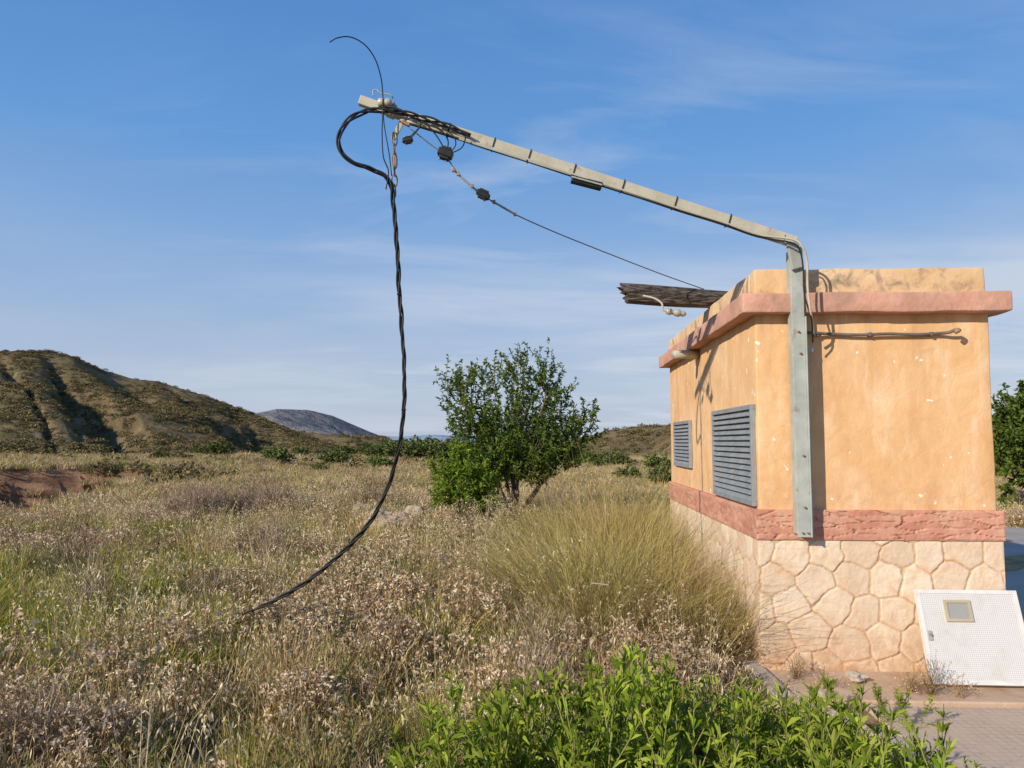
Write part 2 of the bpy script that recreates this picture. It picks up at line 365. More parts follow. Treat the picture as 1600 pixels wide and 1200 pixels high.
def stems_to(mb,T,w,mi,base=.05):
    n=len(T);b=rng.normal(0,base,(n,3));b[:,2]=0;t=np.linspace(0,1,3)[None,:,None]
    P=b[:,None]*(1-t)+T[:,None]*t;P[:,:,2]+=(np.sin(np.linspace(0,1,3)*3.14)*.04)[None]
    a=rng.random(n)*6.283;sd=np.stack([np.cos(a),np.sin(a),0*a],1)
    mb.ribbons(P,np.full((n,3),w),sd,mi)
for i in range(3):
    mb=MB();tp=mb.blades(130,.16,.18,.5,.35,.5,.003,0);mb.leaves(tp[:70],rng.normal(0,.3,(70,3))+np.array([0,0,1]),.05,.004,1);src('a_dry',i,mb)
for i in range(3):
    mb=MB();mb.blades(160,.15,.15,.44,.35,.55,.0038,4);mb.blades(30,.15,.2,.5,.3,.4,.002,0);src('b_green',i,mb)
for i in range(4):
    mb=MB();T=dome(130,.26,.36+.04*i,.72);stems_to(mb,T,.0014,2)
    mb.puffs(T,.018,6,3,.66);T2=dome(70,.22,.3,.3);mb.puffs(T2,.013,4,2,.8);mb.blades(40,.2,.15,.38,.5,.5,.0028,0 if i%2 else 4);src('c_puff',i,mb)
for i in range(3):
    mb=MB();T=dome(90,.26,.38,.75);stems_to(mb,T,.0016,2)
    T=np.repeat(T,8,0)*rng.uniform(.55,1.05,(90*8,1));d=T+rng.normal(0,.12,T.shape)+np.array([0,0,.15])
    mb.leaves(T,d,.035,.005,5,.1);src('d_olive',i,mb)
for i in range(2):
    mb=MB();T=dome(380,.3,.36,.6);stems_to(mb,T,.0015,6,.08);T=dome(320,.3,.36,.75);mb.leaves(T,rng.normal(0,1,T.shape)+T*4,.05,.002,6,.1);src('e_gray',i,mb)
for i in range(2):
    mb=MB();tp=mb.blades(24,.14,.45,.8,.25,.35,.0016,1)
    q=np.repeat(tp,9,0);nn=len(q);q=q-np.stack([rng.normal(0,.02,nn),rng.normal(0,.02,nn),rng.random(nn)*.14],1)
    mb.leaves(q,rng.normal(0,.5,q.shape)+np.array([0,0,-.6]),.025,.004,1,.1);mb.blades(50,.14,.15,.35,.4,.5,.0028,0);src('f_oat',i,mb)
for i in range(3):
    mb=MB();T=dome(120,.5,.45,.6);mb.leaves(T,rng.normal(0,1,T.shape)+T*2,.16,.05,7,.1);src('g_scrub',i,mb)
for i,(mi,m2) in enumerate(((0,1),(0,4),(3,0),(5,0))):
    mb=MB();mb.blades(55,.3,.2,.5,.35,.5,.012,mi,K=3);mb.blades(25,.3,.2,.45,.35,.5,.010,m2,K=3);T=dome(50,.3,.38,.6);mb.puffs(T,.03,2,3 if i!=1 else 1,.75);src('h_far',i,mb)
order=sorted([o.name for o in C.objects]);K={k:[order.index(x) for x in v] for k,v in kinds.items()}
kk=['a_dry','b_green','c_puff','d_olive','e_gray','f_oat']
patches=[
 ((90,930),1.3,[.06,.85,.0,.1,0,0]),((230,1010),.8,[.1,.8,.1,0,0,0]),((330,950),.7,[.2,.6,.15,0,0,.05]),((40,890),1.5,[.1,.7,.05,.15,0,0]),
 ((215,825),1.6,[.05,.25,.0,.70,0,0]),((350,790),1.5,[.02,0,.1,0,.88,0]),((270,1000),.45,[.05,0,.95,0,0,0]),
 ((520,960),1.0,[.1,.05,.8,.05,0,0]),((330,1130),.6,[.15,.3,.2,.35,0,0]),((480,1160),.5,[.15,.25,.3,.3,0,0]),((90,1150),.4,[.35,.0,.6,0,0,.05]),
 ((650,1120),.7,[.2,.2,.5,.1,0,0]),((830,980),.7,[.45,.15,.2,0,0,.2]),((60,1060),.35,[.1,0,.9,0,0,0]),((720,890),1.0,[.40,.2,.15,.05,0,.2]),((560,830),1.2,[.4,.5,.0,.1,0,0]),((760,1000),.6,[.3,.25,.3,.05,0,.1]),((200,1090),.4,[.2,.6,.2,0,0,0]),((400,900),.8,[.5,.25,.1,.1,0,.05]),((610,1030),.6,[.35,.25,.35,.05,0,0])]
PC=[(G(*p[0]),p[1],p[2]) for p in patches]
RB=math.radians(2.7);O=np.array([1.725,5.4]);u2=np.array([math.cos(RB),-math.sin(RB)]);v2=np.array([math.sin(RB),math.cos(RB)])
WB,LB=1.61,3.85
def loc(x,y): return ((x-O[0])*u2[0]+(y-O[1])*u2[1],(x-O[0])*v2[0]+(y-O[1])*v2[1])
pts=[];rot=[];scl=[];idx=[]
for r0,r1,dens,sc in ((2.0,5,24,.92),(5,9,15,1.08),(9,18,6,1.25),(18,42,3.1,1.45),(42,75,1.4,1.65)):
    area=.5*(r1*r1-r0*r0)*math.radians(96);nn=int(area*dens)
    rr=np.sqrt(rng.uniform(r0*r0,r1*r1,nn));aa=np.radians(rng.uniform(-48,48,nn));X=rr*np.sin(aa);Y=rr*np.cos(aa)
    Z=field_z(X,Y);nz=fbm(X*.5,Y*.5,77,3);nz2=fbm(X*.25,Y*.25,99,3);Zs=field_z(X+.5,Y+.5)
    for x,y,z,a1,a2,r,zs in zip(X,Y,Z,nz,nz2,rr,Zs):
        uu,vv=loc(x,y)
        if -.15<uu and -1.0<vv<LB+.2 and uu<WB+4: continue
        if uu>.25 and vv<.2: continue
        if uu>WB+.6 and vv<9: continue
        if z<-.9 and random.random()<.7: continue
        if abs(zs-z)>.4 and random.random()<.75: continue
        w=np.array([.42,.09,.38,.06,.01,.09])
        w[1]+=max(0,(a1-.5))*3.5;w[2]+=max(0,(.45-a1))*4;w[3]+=max(0,a2-.54)*2.5
        for (c,rad,pw) in PC:
            if (x-c[0])**2+(y-c[1])**2<(rad*(1+.35*(a1-.5)*4))**2: w=np.array(pw)+.015
        k=random.choices(kk,w)[0]
        if r>18:
            wf=[.56,.10,.28,.06] if a2<.52 else [.42,.22,.20,.16]
            id_=K['h_far'][random.choices(range(4),wf)[0]]
            if k=='e_gray': id_=random.choice(K[k])
        else: id_=random.choice(K[k])
        s=sc*random.uniform(.65,1.2)*(.75+.6*a2)*(1.25 if k=='e_gray' else 1)
        if uu>-.5 and vv<0.3: s*=.6
        sz=min(s,1.15 if r<18 else .85)*random.uniform(.8,1.15)
        if k=='e_gray' and r<18: sz=s*1.25
        pts.append((x,y,z-.01));rot.append((random.gauss(0,.08),random.gauss(0,.08),random.random()*6.283));scl.append((s,s,sz));idx.append(id_)
scatter('meadow_grass',pts,rot,scl,idx,C)
pts=[];rot=[];scl=[];idx=[]
def hs(f,a0,a1,r0,r1,nn,s0,s1):
    A=np.radians(rng.uniform(a0,a1,nn));R=np.sqrt(rng.uniform(r0*r0,r1*r1,nn));X=R*np.sin(A);Y=R*np.cos(A);Z=f(A,R,X,Y);d=fbm(X*.08,Y*.08,5,3)
    for x,y,z,q in zip(X,Y,Z,d):
        if z<-.6 or random.random()>(.25+3*(q-.38)): continue
        s=random.uniform(s0,s1)*random.uniform(.5,1);pts.append((x,y,z-.05));rot.append((0,0,random.random()*6.28));scl.append((s,s,s*.75));idx.append(random.choice(K['g_scrub']))
hs(fA,-50,-9,57,150,20000,.4,1.4);hs(fC,-4,50,62,125,9000,.6,1.5);hs(fA2,-26,-4,140,250,3500,1.0,2.4)
scatter('hillside_scrub',pts,rot,scl,idx,C)
pts=[];rot=[];scl=[];idx=[]
for _ in range(700):
    a=math.radians(random.uniform(-46,46));r=random.uniform(38,80);x,y=r*math.sin(a),r*math.cos(a)
    if fbm(x*.07,y*.07,61,3)<.48: continue
    s=random.uniform(.6,1.5);z=float(field_z(x,y));pts.append((x,y,z-.05));rot.append((0,0,random.random()*6));scl.append((s,s,s*.8));idx.append(random.choice(K['g_scrub']))
for _ in range(200):
    x=random.uniform(-30,-11);yw=32.5+.42*(x+15);y=yw+random.uniform(-9,1.5);z=float(field_z(x,y));s=random.uniform(.5,1.3)
    pts.append((x,y,z-.05));rot.append((0,0,random.random()*6));scl.append((s,s,s*.8));idx.append(random.choice(K['g_scrub']))
scatter('distant_shrubs',pts,rot,scl,idx,C)
# ------------------------------------------------------------ leafy plants
def leafy(name,base,lobes,nl,ll,lw,mat,trunk=.06,sl=(.3,.6),upw=.7,parent=None,bark=None):
    mb=MB();base=np.array(base,float)
    for (c,rad,ns) in lobes:
        c=np.array(c,float);rad=np.array(rad,float)
        if trunk and ns>30:
            mid=base*.5+c*.5+rng.normal(0,.10,3)*np.array([1,1,.3])+np.array([0,0,.15]);q=[base-np.array([0,0,.1])+rng.normal(0,.05,3)*np.array([1,1,0]),base*.75+mid*.25+rng.normal(0,.03,3),mid,c*.7+mid*.3+rng.normal(0,.05,3),c+np.array([0,0,rad[2]*.6])]
            q=crom(q,5);n=len(q);mb.tube(q,[trunk*(1-.85*i/(n-1)) for i in range(n)],1,6)
        d=rng.normal(0,1,(ns,3));d/=np.linalg.norm(d,axis=1)[:,None];k=rng.random((ns,1))**.45*.95
        st_=c+d*k*rad;sd=d*.75+np.array([0,0,upw])+rng.normal(0,.3,(ns,3));sd/=np.linalg.norm(sd,axis=1)[:,None]
        Ls=rng.uniform(sl[0],sl[1],(ns,1))
        en=st_+sd*Ls;inn=st_*.75+c*.25-np.array([0,0,rad[2]*.2])
        P=np.concatenate([inn[:,None],st_[:,None],(st_+en)[:,None]/2,en[:,None]],1)
        a=rng.random(ns)*6.28;sv=np.stack([np.cos(a),np.sin(a),0*a],1);mb.ribbons(P,np.array([.008,.006,.004,.002])[None]*np.ones((ns,1)),sv,1)
        tt=rng.random((ns,nl));pp=st_[:,None]*(1-tt[:,:,None])+en[:,None]*tt[:,:,None]
        ld=rng.normal(0,1,(ns,nl,3));ld/=np.linalg.norm(ld,axis=2)[:,:,None];ld=ld*.8+sd[:,None]*.6+np.array([0,0,.1])
        mb.leaves(pp.reshape(-1,3),ld.reshape(-1,3),ll,lw,0,.2)
    return mb.obj(name,[mat,bark or M_bark],parent=parent)
def lobe(px,py,d,rx,rz,n,dy=0):
    c=U(px,py,d);return ((c.x,c.y+dy,c.z),(rx,rx*.9,rz),n)
D=15.0;bz=float(field_z(-.4,15))
tb=(U(800,800,D).x,D,bz)
leafy('almond_tree',tb,[lobe(805,660,D,.8,.66,120),lobe(735,622,D,.36,.45,38,.3),lobe(775,596,D,.26,.30,20),lobe(812,590,D,.2,.36,20),lobe(852,604,D,.24,.46,34,-.2),lobe(708,612,D,.22,.26,16),lobe(866,632,D,.22,.36,20),
 lobe(885,684,D,.48,.30,62),lobe(742,675,D,.48,.38,70,-.3),lobe(820,712,D,.8,.38,140,-.4),lobe(915,668,D,.2,.28,14),lobe(800,695,D,.85,.45,80,.6),lobe(800,742,D,.75,.25,120,-.4),lobe(870,722,D,.5,.25,70,-.2),lobe(765,720,D,.5,.3,60,-.5)],32,.09,.0165,M_tree,trunk=.045,sl=(.22,.62),upw=1.0)
D2=13.5
leafy('green_bush',(U(725,815,D2).x,D2,0),[lobe(725,768,D2,.45,.4,130),lobe(700,745,D2,.28,.25,44),lobe(745,795,D2,.45,.2,80),lobe(720,728,D2,.2,.25,31),lobe(705,790,D2,.34,.25,60),lobe(755,755,D2,.2,.25,34)],28,.09,.014,M_bushg,trunk=.02,sl=(.15,.34),upw=1.3)
leafy('carob_tree',(12.3,17.5,0),[((12.2,17.5,1.7),(1.5,1.4,1.0),260),((11.5,17.2,1.2),(.8,.9,.9),140),((13.4,17.8,1.9),(1.2,1.2,1.0),150),((11.6,17.3,2.2),(.6,.6,.5),70)],30,.12,.03,M_tree,trunk=.09,sl=(.2,.5))
C2=bpy.data.collections.new('tree_sources')
for i in range(2):
    o=leafy(f'far_tree_{i}',(0,0,0),[((0,0,1.5),(1.0,1,.9),60),((.6,.1,1.2),(.6,.6,.6),31),((-.6,-.1,1.1),(.6,.6,.6),31)],14,.24,.07,M_farg,trunk=.08,sl=(.2,.6))
    S.collection.objects.unlink(o);C2.objects.link(o)
pts=[];rot=[];scl=[];idx=[]
for px,d,s in [(588,66,.7),(600,70,.8),(622,62,.9),(640,66,1.05),(652,60,.95),(668,75,1.05),(680,64,.9),(692,55,.85),(700,60,.95),(575,80,.8),(540,75,.7),(430,44,.6),(438,45,.5),(520,50,.6),(532,52,.6),(315,62,.6),(345,48,.6),(330,50,.5),(610,90,1.0),(715,70,1.0),(735,66,.8),(935,48,.6),(965,44,.55),(1030,38,.6),(900,50,.7),(20,75,.7),(55,74,.6),(90,72,.6),(120,73,.6),(150,70,.7),(200,70,.6),(230,66,.6),(270,68,.5),(590,40,.45),(600,41,.4),(470,56,.5),(980,30,.4),(1040,26,.5),(500,36,.3),(250,40,.35)]:
    p=U(px,690,d);pts.append((p.x,d,float(field_z(p.x,d))-.1));rot.append((0,0,random.random()*6.28));scl.append((s*1.2,s*1.2,s*.8));idx.append(random.randint(0,1))
scatter('distant_trees',pts,rot,scl,idx,C2)
def broom(name,cx,cy,n,br,h,spread,w=.0027):
    mb=MB();z=float(field_z(cx,cy))
    for k in range(7):
        a=k*.9+.3;hh=h*rng.uniform(.75,1.05);rr=br*rng.uniform(.3,.75);mb.blades(n//7,br*.38,hh*.5,hh,spread*rng.uniform(.7,1.2),.8,w,0 if k%3 else 1,cx=rr*math.cos(a),cy=rr*math.sin(a),K=5)
    mb.blades(n//3,br*1.1,h*.3,h*.75,spread*1.3,.8,w,1)
    tp=mb.blades(n//25,br*.8,h*.9,h*1.2,spread*.8,.5,w*.7,1)
    T=dome(int(n*.4),br*1.5,h*.75,.6);mb.leaves(T,rng.normal(0,.5,T.shape)+T+np.array([0,0,.4]),.09,.0018,1,.2)
    o=mb.obj(name,[M_broom,M_straw]);o.location=(cx,cy,z);return o
broom('broom_bush',.92,6.3,3000,.68,1.18,.8)
broom('broom_bush',1.35,5.75,1300,.30,.85,.6)
broom('broom_bush',.30,6.9,1500,.45,.98,.85)
broom('broom_bush',1.25,8.0,1300,.45,1.4,.5)
broom('broom_bush',1.3,9.6,1100,.5,1.6,.4)
broom('broom_bush',.7,9.0,1100,.5,1.25,.5)
C3=bpy.data.collections.new('leafy_sources')
for i in range(4):
    mb=MB()
    for s in range(4):
        bx,by=rng.normal(0,.05,2);h=rng.uniform(.34,.58);ln=rng.normal(0,.10,2)
        q=crom([(bx,by,-.02),(bx+ln[0]*.4,by+ln[1]*.4,h*.5),(bx+ln[0],by+ln[1],h)],6);mb.tube(q,[.0035*(1-.6*k/12) for k in range(13)],1,5)
        t=np.sort(rng.uniform(.2,1,46));P=np.array([tuple(q[int(x*12)]) for x in t]);th=np.arange(46)*2.4
        d=np.stack([np.cos(th),np.sin(th),.45+1.5*(t-.3)],1)+rng.normal(0,.18,(46,3));mb.leaves(P,d,.060,.0056,0,.25)
        for b in range(5):
            k=rng.integers(4,10);p0=np.array(tuple(q[k]));an=rng.random()*6.28;dd=np.array([math.cos(an)*.5,math.sin(an)*.5,.9]);p1=p0+dd*.13
            mb.tube([p0,(p0+p1)/2,p1],.0018,1,4);tt=rng.random(16)[:,None];PP=p0+(p1-p0)*tt;mb.leaves(PP,rng.normal(0,.6,(16,3))+dd,.040,.0046,0,.2)
    o=mb.obj(f'leafy_{i}',[M_leafA,M_olive],coll=C3)
pts=[];rot=[];scl=[];idx=[]
def top(px): return np.interp(px,[690,730,800,860,930,1000,1080,1150,1200,1260,1320,1370,1430,1470],[1190,1080,1105,1085,1030,1055,1030,1060,1085,1060,1110,1130,1110,1190])
for _ in range(1100):
    px=random.uniform(715,1460);d=random.uniform(2.45,3.75)
    if d>3.45 and px>1260: continue
    if px>1230 and random.random()<.6: continue
    x=U(px,1100,d).x
    if fbm(np.array(x*3.),np.array(d*3.),123,3)<.36: continue
    zt=U(px,float(top(px))+random.choice([0,15,40,70,110])+random.uniform(-8,8),d).z
    if zt<.2: zt=.2
    if zt>.85: continue
    if any((x-a)**2+(d-b)**2<.09**2 for a,b,_c in pts): continue
    s=zt/.50;pts.append((x,d,0.0));rot.append((random.gauss(0,.15),random.gauss(0,.15),random.random()*6.28));scl.append((min(1.1,max(.7,s)),)*2+(s,));idx.append(random.randint(0,3))
for px,py in ((1385,1085),(1420,1095),(1310,1075)):
    x,y=G(px,py+50,0);pts.append((x,y,0));rot.append((0,0,1));scl.append((.6,.6,.45));idx.append(1)
scatter('leafy_shrub',pts,rot,scl,idx,C3)
def weed(px,py,r,h,n):
    mb=MB();T=dome(n,r,h,.5);stems_to(mb,T,.0011,2,.015);mb.puffs(T,.008,3,3,.6)
    T3=T*rng.uniform(.4,.9,(n,1));mb.leaves(T3,T3+rng.normal(0,.05,T3.shape),.03,.002,5,.1)
    o=mb.obj('dry_weed',mats);x,y=G(px,py,.045);o.location=(x,y,.04)
weed(1455,1085,.16,.26,90);weed(1425,1080,.11,.16,60);weed(1500,1090,.12,.14,40);weed(1290,1075,.1,.12,50);weed(1245,1060,.12,.18,60)
def rock(name,x,y,r,z=0,mat=M_rock,fl=.6):
    bm=bmesh.new();bmesh.ops.create_icosphere(bm,subdivisions=4,radius=1)
    sd=random.random()*50
    for v in bm.verts:
        k=1+.5*mnoise.fractal(v.co*1.3+Vector((sd,0,0)),1,2,5)
        v.co=Vector((v.co.x*k*r*1.3,v.co.y*k*r,v.co.z*k*r*fl))
    me=bpy.data.meshes.new(name);bm.to_mesh(me);bm.free();me.materials.append(mat)
    o=bpy.data.objects.new(name,me);o.location=(x,y,z);o.rotation_euler=(0,.1,random.random()*3);link(o);return o
for px,py,r in ((640,808,.26),(615,820,.22),(575,800,.22),(593,808,.19),(655,800,.17),(395,722,.7)):
    x,y=G(px,py,.3);rock('rock',x,y,r,.30 if r<.5 else .2)
# ------------------------------------------------------------ building
B=empty('utility_building')
def W3(u,v,z): return (O[0]+u*u2[0]+v*v2[0],O[1]+u*u2[1]+v*v2[1],z)
def rbox(name,u0,u1,v0,v1,z0,z1,mat,r=.012,cell=.06,amp=.004,parent=B):
    def ax(a,b):
        n=max(2,int((b-a-2*r)/cell));mid=np.linspace(a+r,b-r,n+1);return np.concatenate([[a,a+r*.35],mid,[b-r*.35,b]])
    A=[ax(u0,u1),ax(v0,v1),ax(z0,z1)];lo=np.array([u0+r,v0+r,z0+r]);hi=np.array([u1-r,v1-r,z1-r]);V=[];idxm={};Fq=[]
    n=[len(a) for a in A]
    def vid(i,j,k):
        key=(i,j,k)
        if key not in idxm:
            p=np.array([A[0][i],A[1][j],A[2][k]]);c=np.clip(p,lo,hi);d=p-c;l=np.linalg.norm(d);p=c+d/l*r if l>0 else p
            w=Vector(W3(*p));nv=mnoise.noise_vector(w*3.1)*amp+mnoise.noise_vector(w*11)*amp*.5
            idxm[key]=len(V);V.append(w+nv)
        return idxm[key]
    for axn in range(3):
        a,b=[q for q in range(3) if q!=axn]
        for side in (0,n[axn]-1):
            for i in range(n[a]-1):
                for j in range(n[b]-1):
                    q=[]
                    for di,dj in ((0,0),(1,0),(1,1),(0,1)):
                        t=[0,0,0];t[axn]=side;t[a]=i+di;t[b]=j+dj;q.append(vid(*t))
                    flip=(side==0)^(axn==1)
                    Fq.append(q[::-1] if flip else q)
    return pymesh(name,V,Fq,mat,parent,smooth=True)
rbox('plaster_walls',0,WB,0,LB,1.0,2.56,M_wall)
rbox('base_core',.012,WB-.012,.012,LB-.012,-.1,1.05,M_stone)
t=.13
rbox('cornice',-.11,WB+.11,-.11,LB+.11,2.495,2.635,M_corn,r=.012,amp=.007)
z0,z1=2.63,2.825
rbox('parapet_front',0.003,WB-.003,.003,t,z0,z1,M_para,amp=.010)
rbox('parapet_left',0.0,t,t+.002,LB-t,z0,z1-.004,M_para,amp=.010)
rbox('parapet_right',WB-t,WB,t+.002,LB-t,z0,z1-.004,M_para,amp=.010)
rbox('parapet_back',0,WB,LB-t,LB,z0,z1,M_para,amp=.010)
def panel(name,face,a0,a1,z0,z1,off,cell,seeds_sp,depth,gw,mat,jit=.28):
    nu=int((a1-a0)/cell)+1;nz=int((z1-z0)/cell)+1
    A,Z=np.meshgrid(np.linspace(a0,a1,nu),np.linspace(z0,z1,nz),indexing='ij')
    sx,sz=seeds_sp;sd=[];row=0;zz=z0-sz*1.5
    while zz<z1+sz*1.5:
        xx=a0-sx*2+(row%2)*sx*.5
        while xx<a1+sx*2: sd.append((xx+random.uniform(-jit,jit)*sx,zz+random.uniform(-jit,jit)*sz));xx+=sx
        zz+=sz;row+=1
    sd=np.array(sd);wx=(fbm(A*9,Z*9,3,3)-.45)*.05*min(1,sz/.1);wz=(fbm(A*9+40,Z*9,4,3)-.45)*.05*min(1,sz/.1)
    asp=sx/sz/1.15
    dx=(A+wx)[...,None]-sd[:,0];dz=((Z+wz)[...,None]-sd[:,1])*asp
    dd=np.hypot(dx,dz);ds=np.sort(dd,2);e=(ds[...,1]-ds[...,0])/asp**.5;cid=np.argmin(dd,2);cr=rng.random(len(sd))[cid]
    gr=1-sstep(gw*.25,gw,e)
    bd=np.minimum.reduce([A-a0,a1-A,Z-z0,z1-Z]);fd=sstep(0,.012,bd)
    h=(-depth*gr+depth*.6*cr+ (fbm(A*12,Z*12,8,4)-.45)*depth*1.1)*fd
    V=[]
    for i in range(nu):
        for j in range(nz):
            q=off+h[i,j]
            V.append(W3(A[i,j],-q,Z[i,j]) if face=='f' else W3(-q,A[i,j],Z[i,j]))
    i,j=np.meshgrid(np.arange(nu-1),np.arange(nz-1),indexing='ij');a=i*nz+j
    Fq=np.stack([a,a+nz,a+nz+1,a+1],2).reshape(-1,4)
    if face!='f': Fq=Fq[:,::-1]
    mb=MB();mb.add(np.array(V),Fq,0,np.zeros(len(V)));o=mb.obj(name,[mat],parent=B,smooth=True)
    for nm,val in (('groove',gr),('cell',cr)):
        at=o.data.attributes.new(nm,'FLOAT','POINT');at.data.foreach_set('value',val.reshape(-1).astype(np.float32))
zb0,zb1=.925,1.13
panel('stone_base_front','f',-.02,WB+.02,-.05,zb0,.02,.008,(.235,.20),.010,.014,M_stone,.24)
panel('stone_base_side','l',-.02,LB,-.05,zb0,.02,.016,(.235,.20),.009,.02,M_stone,.24)
panel('slate_band_front','f',-.032,WB+.032,zb0,zb1,.032,.006,(.36,.042),.012,.010,M_band,.33)
panel('slate_band_side','l',-.032,LB,zb0,zb1,.032,.012,(.36,.042),.010,.011,M_band,.33)
def lbox(name,u0,u1,v0,v1,z0,z1,mat,parent=B,bevel=.003):
    V=[W3(u,v,z) for z in (z0,z1) for u,v in ((u0,v0),(u1,v0),(u1,v1),(u0,v1))]
    return pymesh(name,V,[[3,2,1,0],[4,5,6,7],[0,1,5,4],[1,2,6,5],[2,3,7,6],[3,0,4,7]],mat,parent,bevel=bevel)
lbox('band_ledge_front',-.028,WB+.028,-.028,.02,zb1-.012,zb1-.001,M_band);lbox('band_ledge_side',-.028,.02,-.02,LB,zb1-.012,zb1-.0015,M_band)
lbox('stone_right',WB-.02,WB+.02,-.018,LB,-.05,zb0,M_stone);lbox('band_right',WB-.02,WB+.032,-.03,LB,zb0+.002,zb1-.002,M_band)
def vent(nm,v0,v1,z0,z1,ns):
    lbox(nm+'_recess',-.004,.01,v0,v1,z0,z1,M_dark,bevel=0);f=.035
    for a in ((v0,v1,z1-f,z1),(v0,v1,z0,z0+f),(v0,v0+f,z0+f,z1-f),(v1-f,v1,z0+f,z1-f)):
        lbox(nm+'_frame',-.035,0.002,a[0],a[1],a[2],a[3],M_louv)
    hz=(z1-z0-2*f)/ns
    for i in range(ns):
        z=z0+f+i*hz;V=[W3(u,v,zz) for v in (v0+f,v1-f) for u,zz in ((-.036,z),(-.006,z+hz*.95),(-.002,z+hz*.95),(-.032,z-.004))]
        pymesh(nm+'_slat',V,[[0,1,2,3],[7,6,5,4],[0,4,5,1],[1,5,6,2],[2,6,7,3],[3,7,4,0]],M_louv,B)
vent('vent_near',.05,1.36,1.145,1.865,15)
vent('vent_far',2.46,3.45,1.33,1.82,11)
tubeobj('rain_spout',[Vector(W3(.0,2.05,2.445)),Vector(W3(-.14,1.98,2.44)),Vector(W3(-.26,1.9,2.43))],[.045,.045,.04],M_beam,B,10)
tubeobj('wall_conduit',crom([W3(.34,-.06,2.36),W3(.5,-.03,2.353),W3(.7,-.032,2.345),W3(.9,-.035,2.35),W3(1.1,-.03,2.345),W3(1.25,-.03,2.352),W3(1.31,-.05,2.356),W3(1.345,-.075,2.372)],6),.011,M_wire,B)
for u in (.42,.78,1.2): lbox('conduit_clip',u-.008,u+.008,-.046,.0,2.335,2.362,M_wire)
tubeobj('conduit_hook',crom([W3(1.345,-.07,2.372),W3(1.36,-.09,2.365),W3(1.33,-.1,2.35)],4),.014,M_rust,B)
# ------------------------------------------------------------ mast
T=empty('bent_service_mast')
zt,zbm=2.95,.955;uc=.265
def post(name,a0,a1,v0,v1,zlo,zhi,mat=M_galv): return lbox(name,a0,a1,v0,v1,zlo,zhi,mat,T,.002)
post('post_web',uc-.05,uc+.035,-.135,-.127,zbm,zt);post('post_left_flange',uc-.05,uc-.043,-.127,-.04,zbm+.02,zt-.02);post('post_right_flange',uc+.035,uc+.043,-.155,-.045,zbm,2.46)
post('post_inner_leg',uc+.043,uc+.062,-.12,-.113,zbm,2.34)
post('wall_bracket_low',uc-.04,uc+.04,-.11,-.0,1.0,1.03);post('wall_bracket_top',uc+.03,uc+.10,-.10,0,2.22,2.245)
for dz,du in ((.03,-.02),(.03,.015),(.2,0),(.55,.0),(1.25,0),(1.4,-.01)):
    q=Vector(W3(uc+du,-.137,zbm+dz));tubeobj('post_bolt',[q,q+Vector((0,-.012,0))],.008,M_rust,T,6)
PB=U(1243,379,5.235);PE=U(640,184,5.02);PE2=U(562,157,5.0)
bar('mast_beam',PB,PE,.07,.068,M_beam,T,bevel=.006)
dirb=(PE-PB).normalized();nb=Vector((0,-1,0)).cross(dirb);nb=nb if nb.z>0 else -nb;nb.normalize()
bar('mast_tip',U(645,186,5.02),PE2,.055,.062,M_beam,T,bevel=.005)
bar('mast_lower_rail',PB-nb*.036+Vector((0,-.028,0)),U(720,212,5.03)-nb*.036+Vector((0,-.028,0)),.016,.012,M_galv,T)
bar('beam_joint_plate',U(1225,374,5.19),U(1130,343,5.17),.008,.076,M_beam,T)
bar('elbow_plate',U(1237,376,5.19),U(1246,420,5.24),.03,.085,M_galv,T,bevel=.01)
bar('tip_collar',U(618,176,5.0),U(606,171,5.0),.075,.08,M_galv,T)
cab=[]
for px in range(640,1240,60):
    f=(px-640)/600.;P=PE.lerp(PB,f)-nb*(.040+.005*math.sin(px*.05))+Vector((0,-.045,0));cab.append(P)
cab+= [U(1238,374,5.13),U(1254,386,5.12),U(1261,410,5.14),U(1262,450,5.13),U(1267,490,5.15),U(1273,525,5.27)]
tubeobj('clipped_cable',crom(cab,6),.0085,M_beam,T,6)
cab2=[p-nb*.012+Vector((0,.012,0)) for p in cab[:-6]]+[U(1236,379,5.13),U(1250,392,5.13),U(1255,420,5.14),U(1257,460,5.15),U(1268,500,5.16),U(1270,535,5.25)]
tubeobj('clipped_cable_black',crom(cab2,6),.006,M_black,T,6)
for px in (700,768,823,892,968,1050,1135):
    f=(px-640)/(1243-640.);P=PE.lerp(PB,f);tdir=dirb
    bar('cable_strap',P-tdir*.0035,P+tdir*.0035,.082,.078,M_black,T,bevel=.001)
    q=P-nb*.05+Vector((0,-.045,0));bar('strap_buckle',q-tdir*.008,q+tdir*.008,.012,.022,M_black,T)
bar('under_beam_plate',U(893,280,5.09),U(940,292,5.1),.06,.045,M_black,T,bevel=.004)
bar('plate_lip',U(893,276,5.05),U(941,289,5.06),.01,.012,M_galv,T)
def lathe(name,p0,p1,prof,mat,parent,sides=14):
    p0=Vector(p0);p1=Vector(p1);return tubeobj(name,[p0.lerp(p1,a) for a,_ in prof],[r for _,r in prof],mat,parent,sides)
lathe('tip_insulator',U(590,160,4.93),U(612,161,4.93),[(0,.018),(.1,.028),(.4,.030),(.5,.024),(.6,.030),(.9,.028),(1,.018)],M_cer,T)
tubeobj('tip_hook',crom([U(618,172,4.96),U(612,150,4.95),U(596,146,4.95),U(588,140,4.95),U(583,143,4.95),U(584,150,4.95)],6),.005,M_galv,T,6)
bar('hanger_plate',U(634,178,4.99),U(614,218,4.99),.012,.035,M_beam,T);bar('hanger_arm',U(628,190,4.97),U(640,196,4.97),.03,.02,M_rust,T)
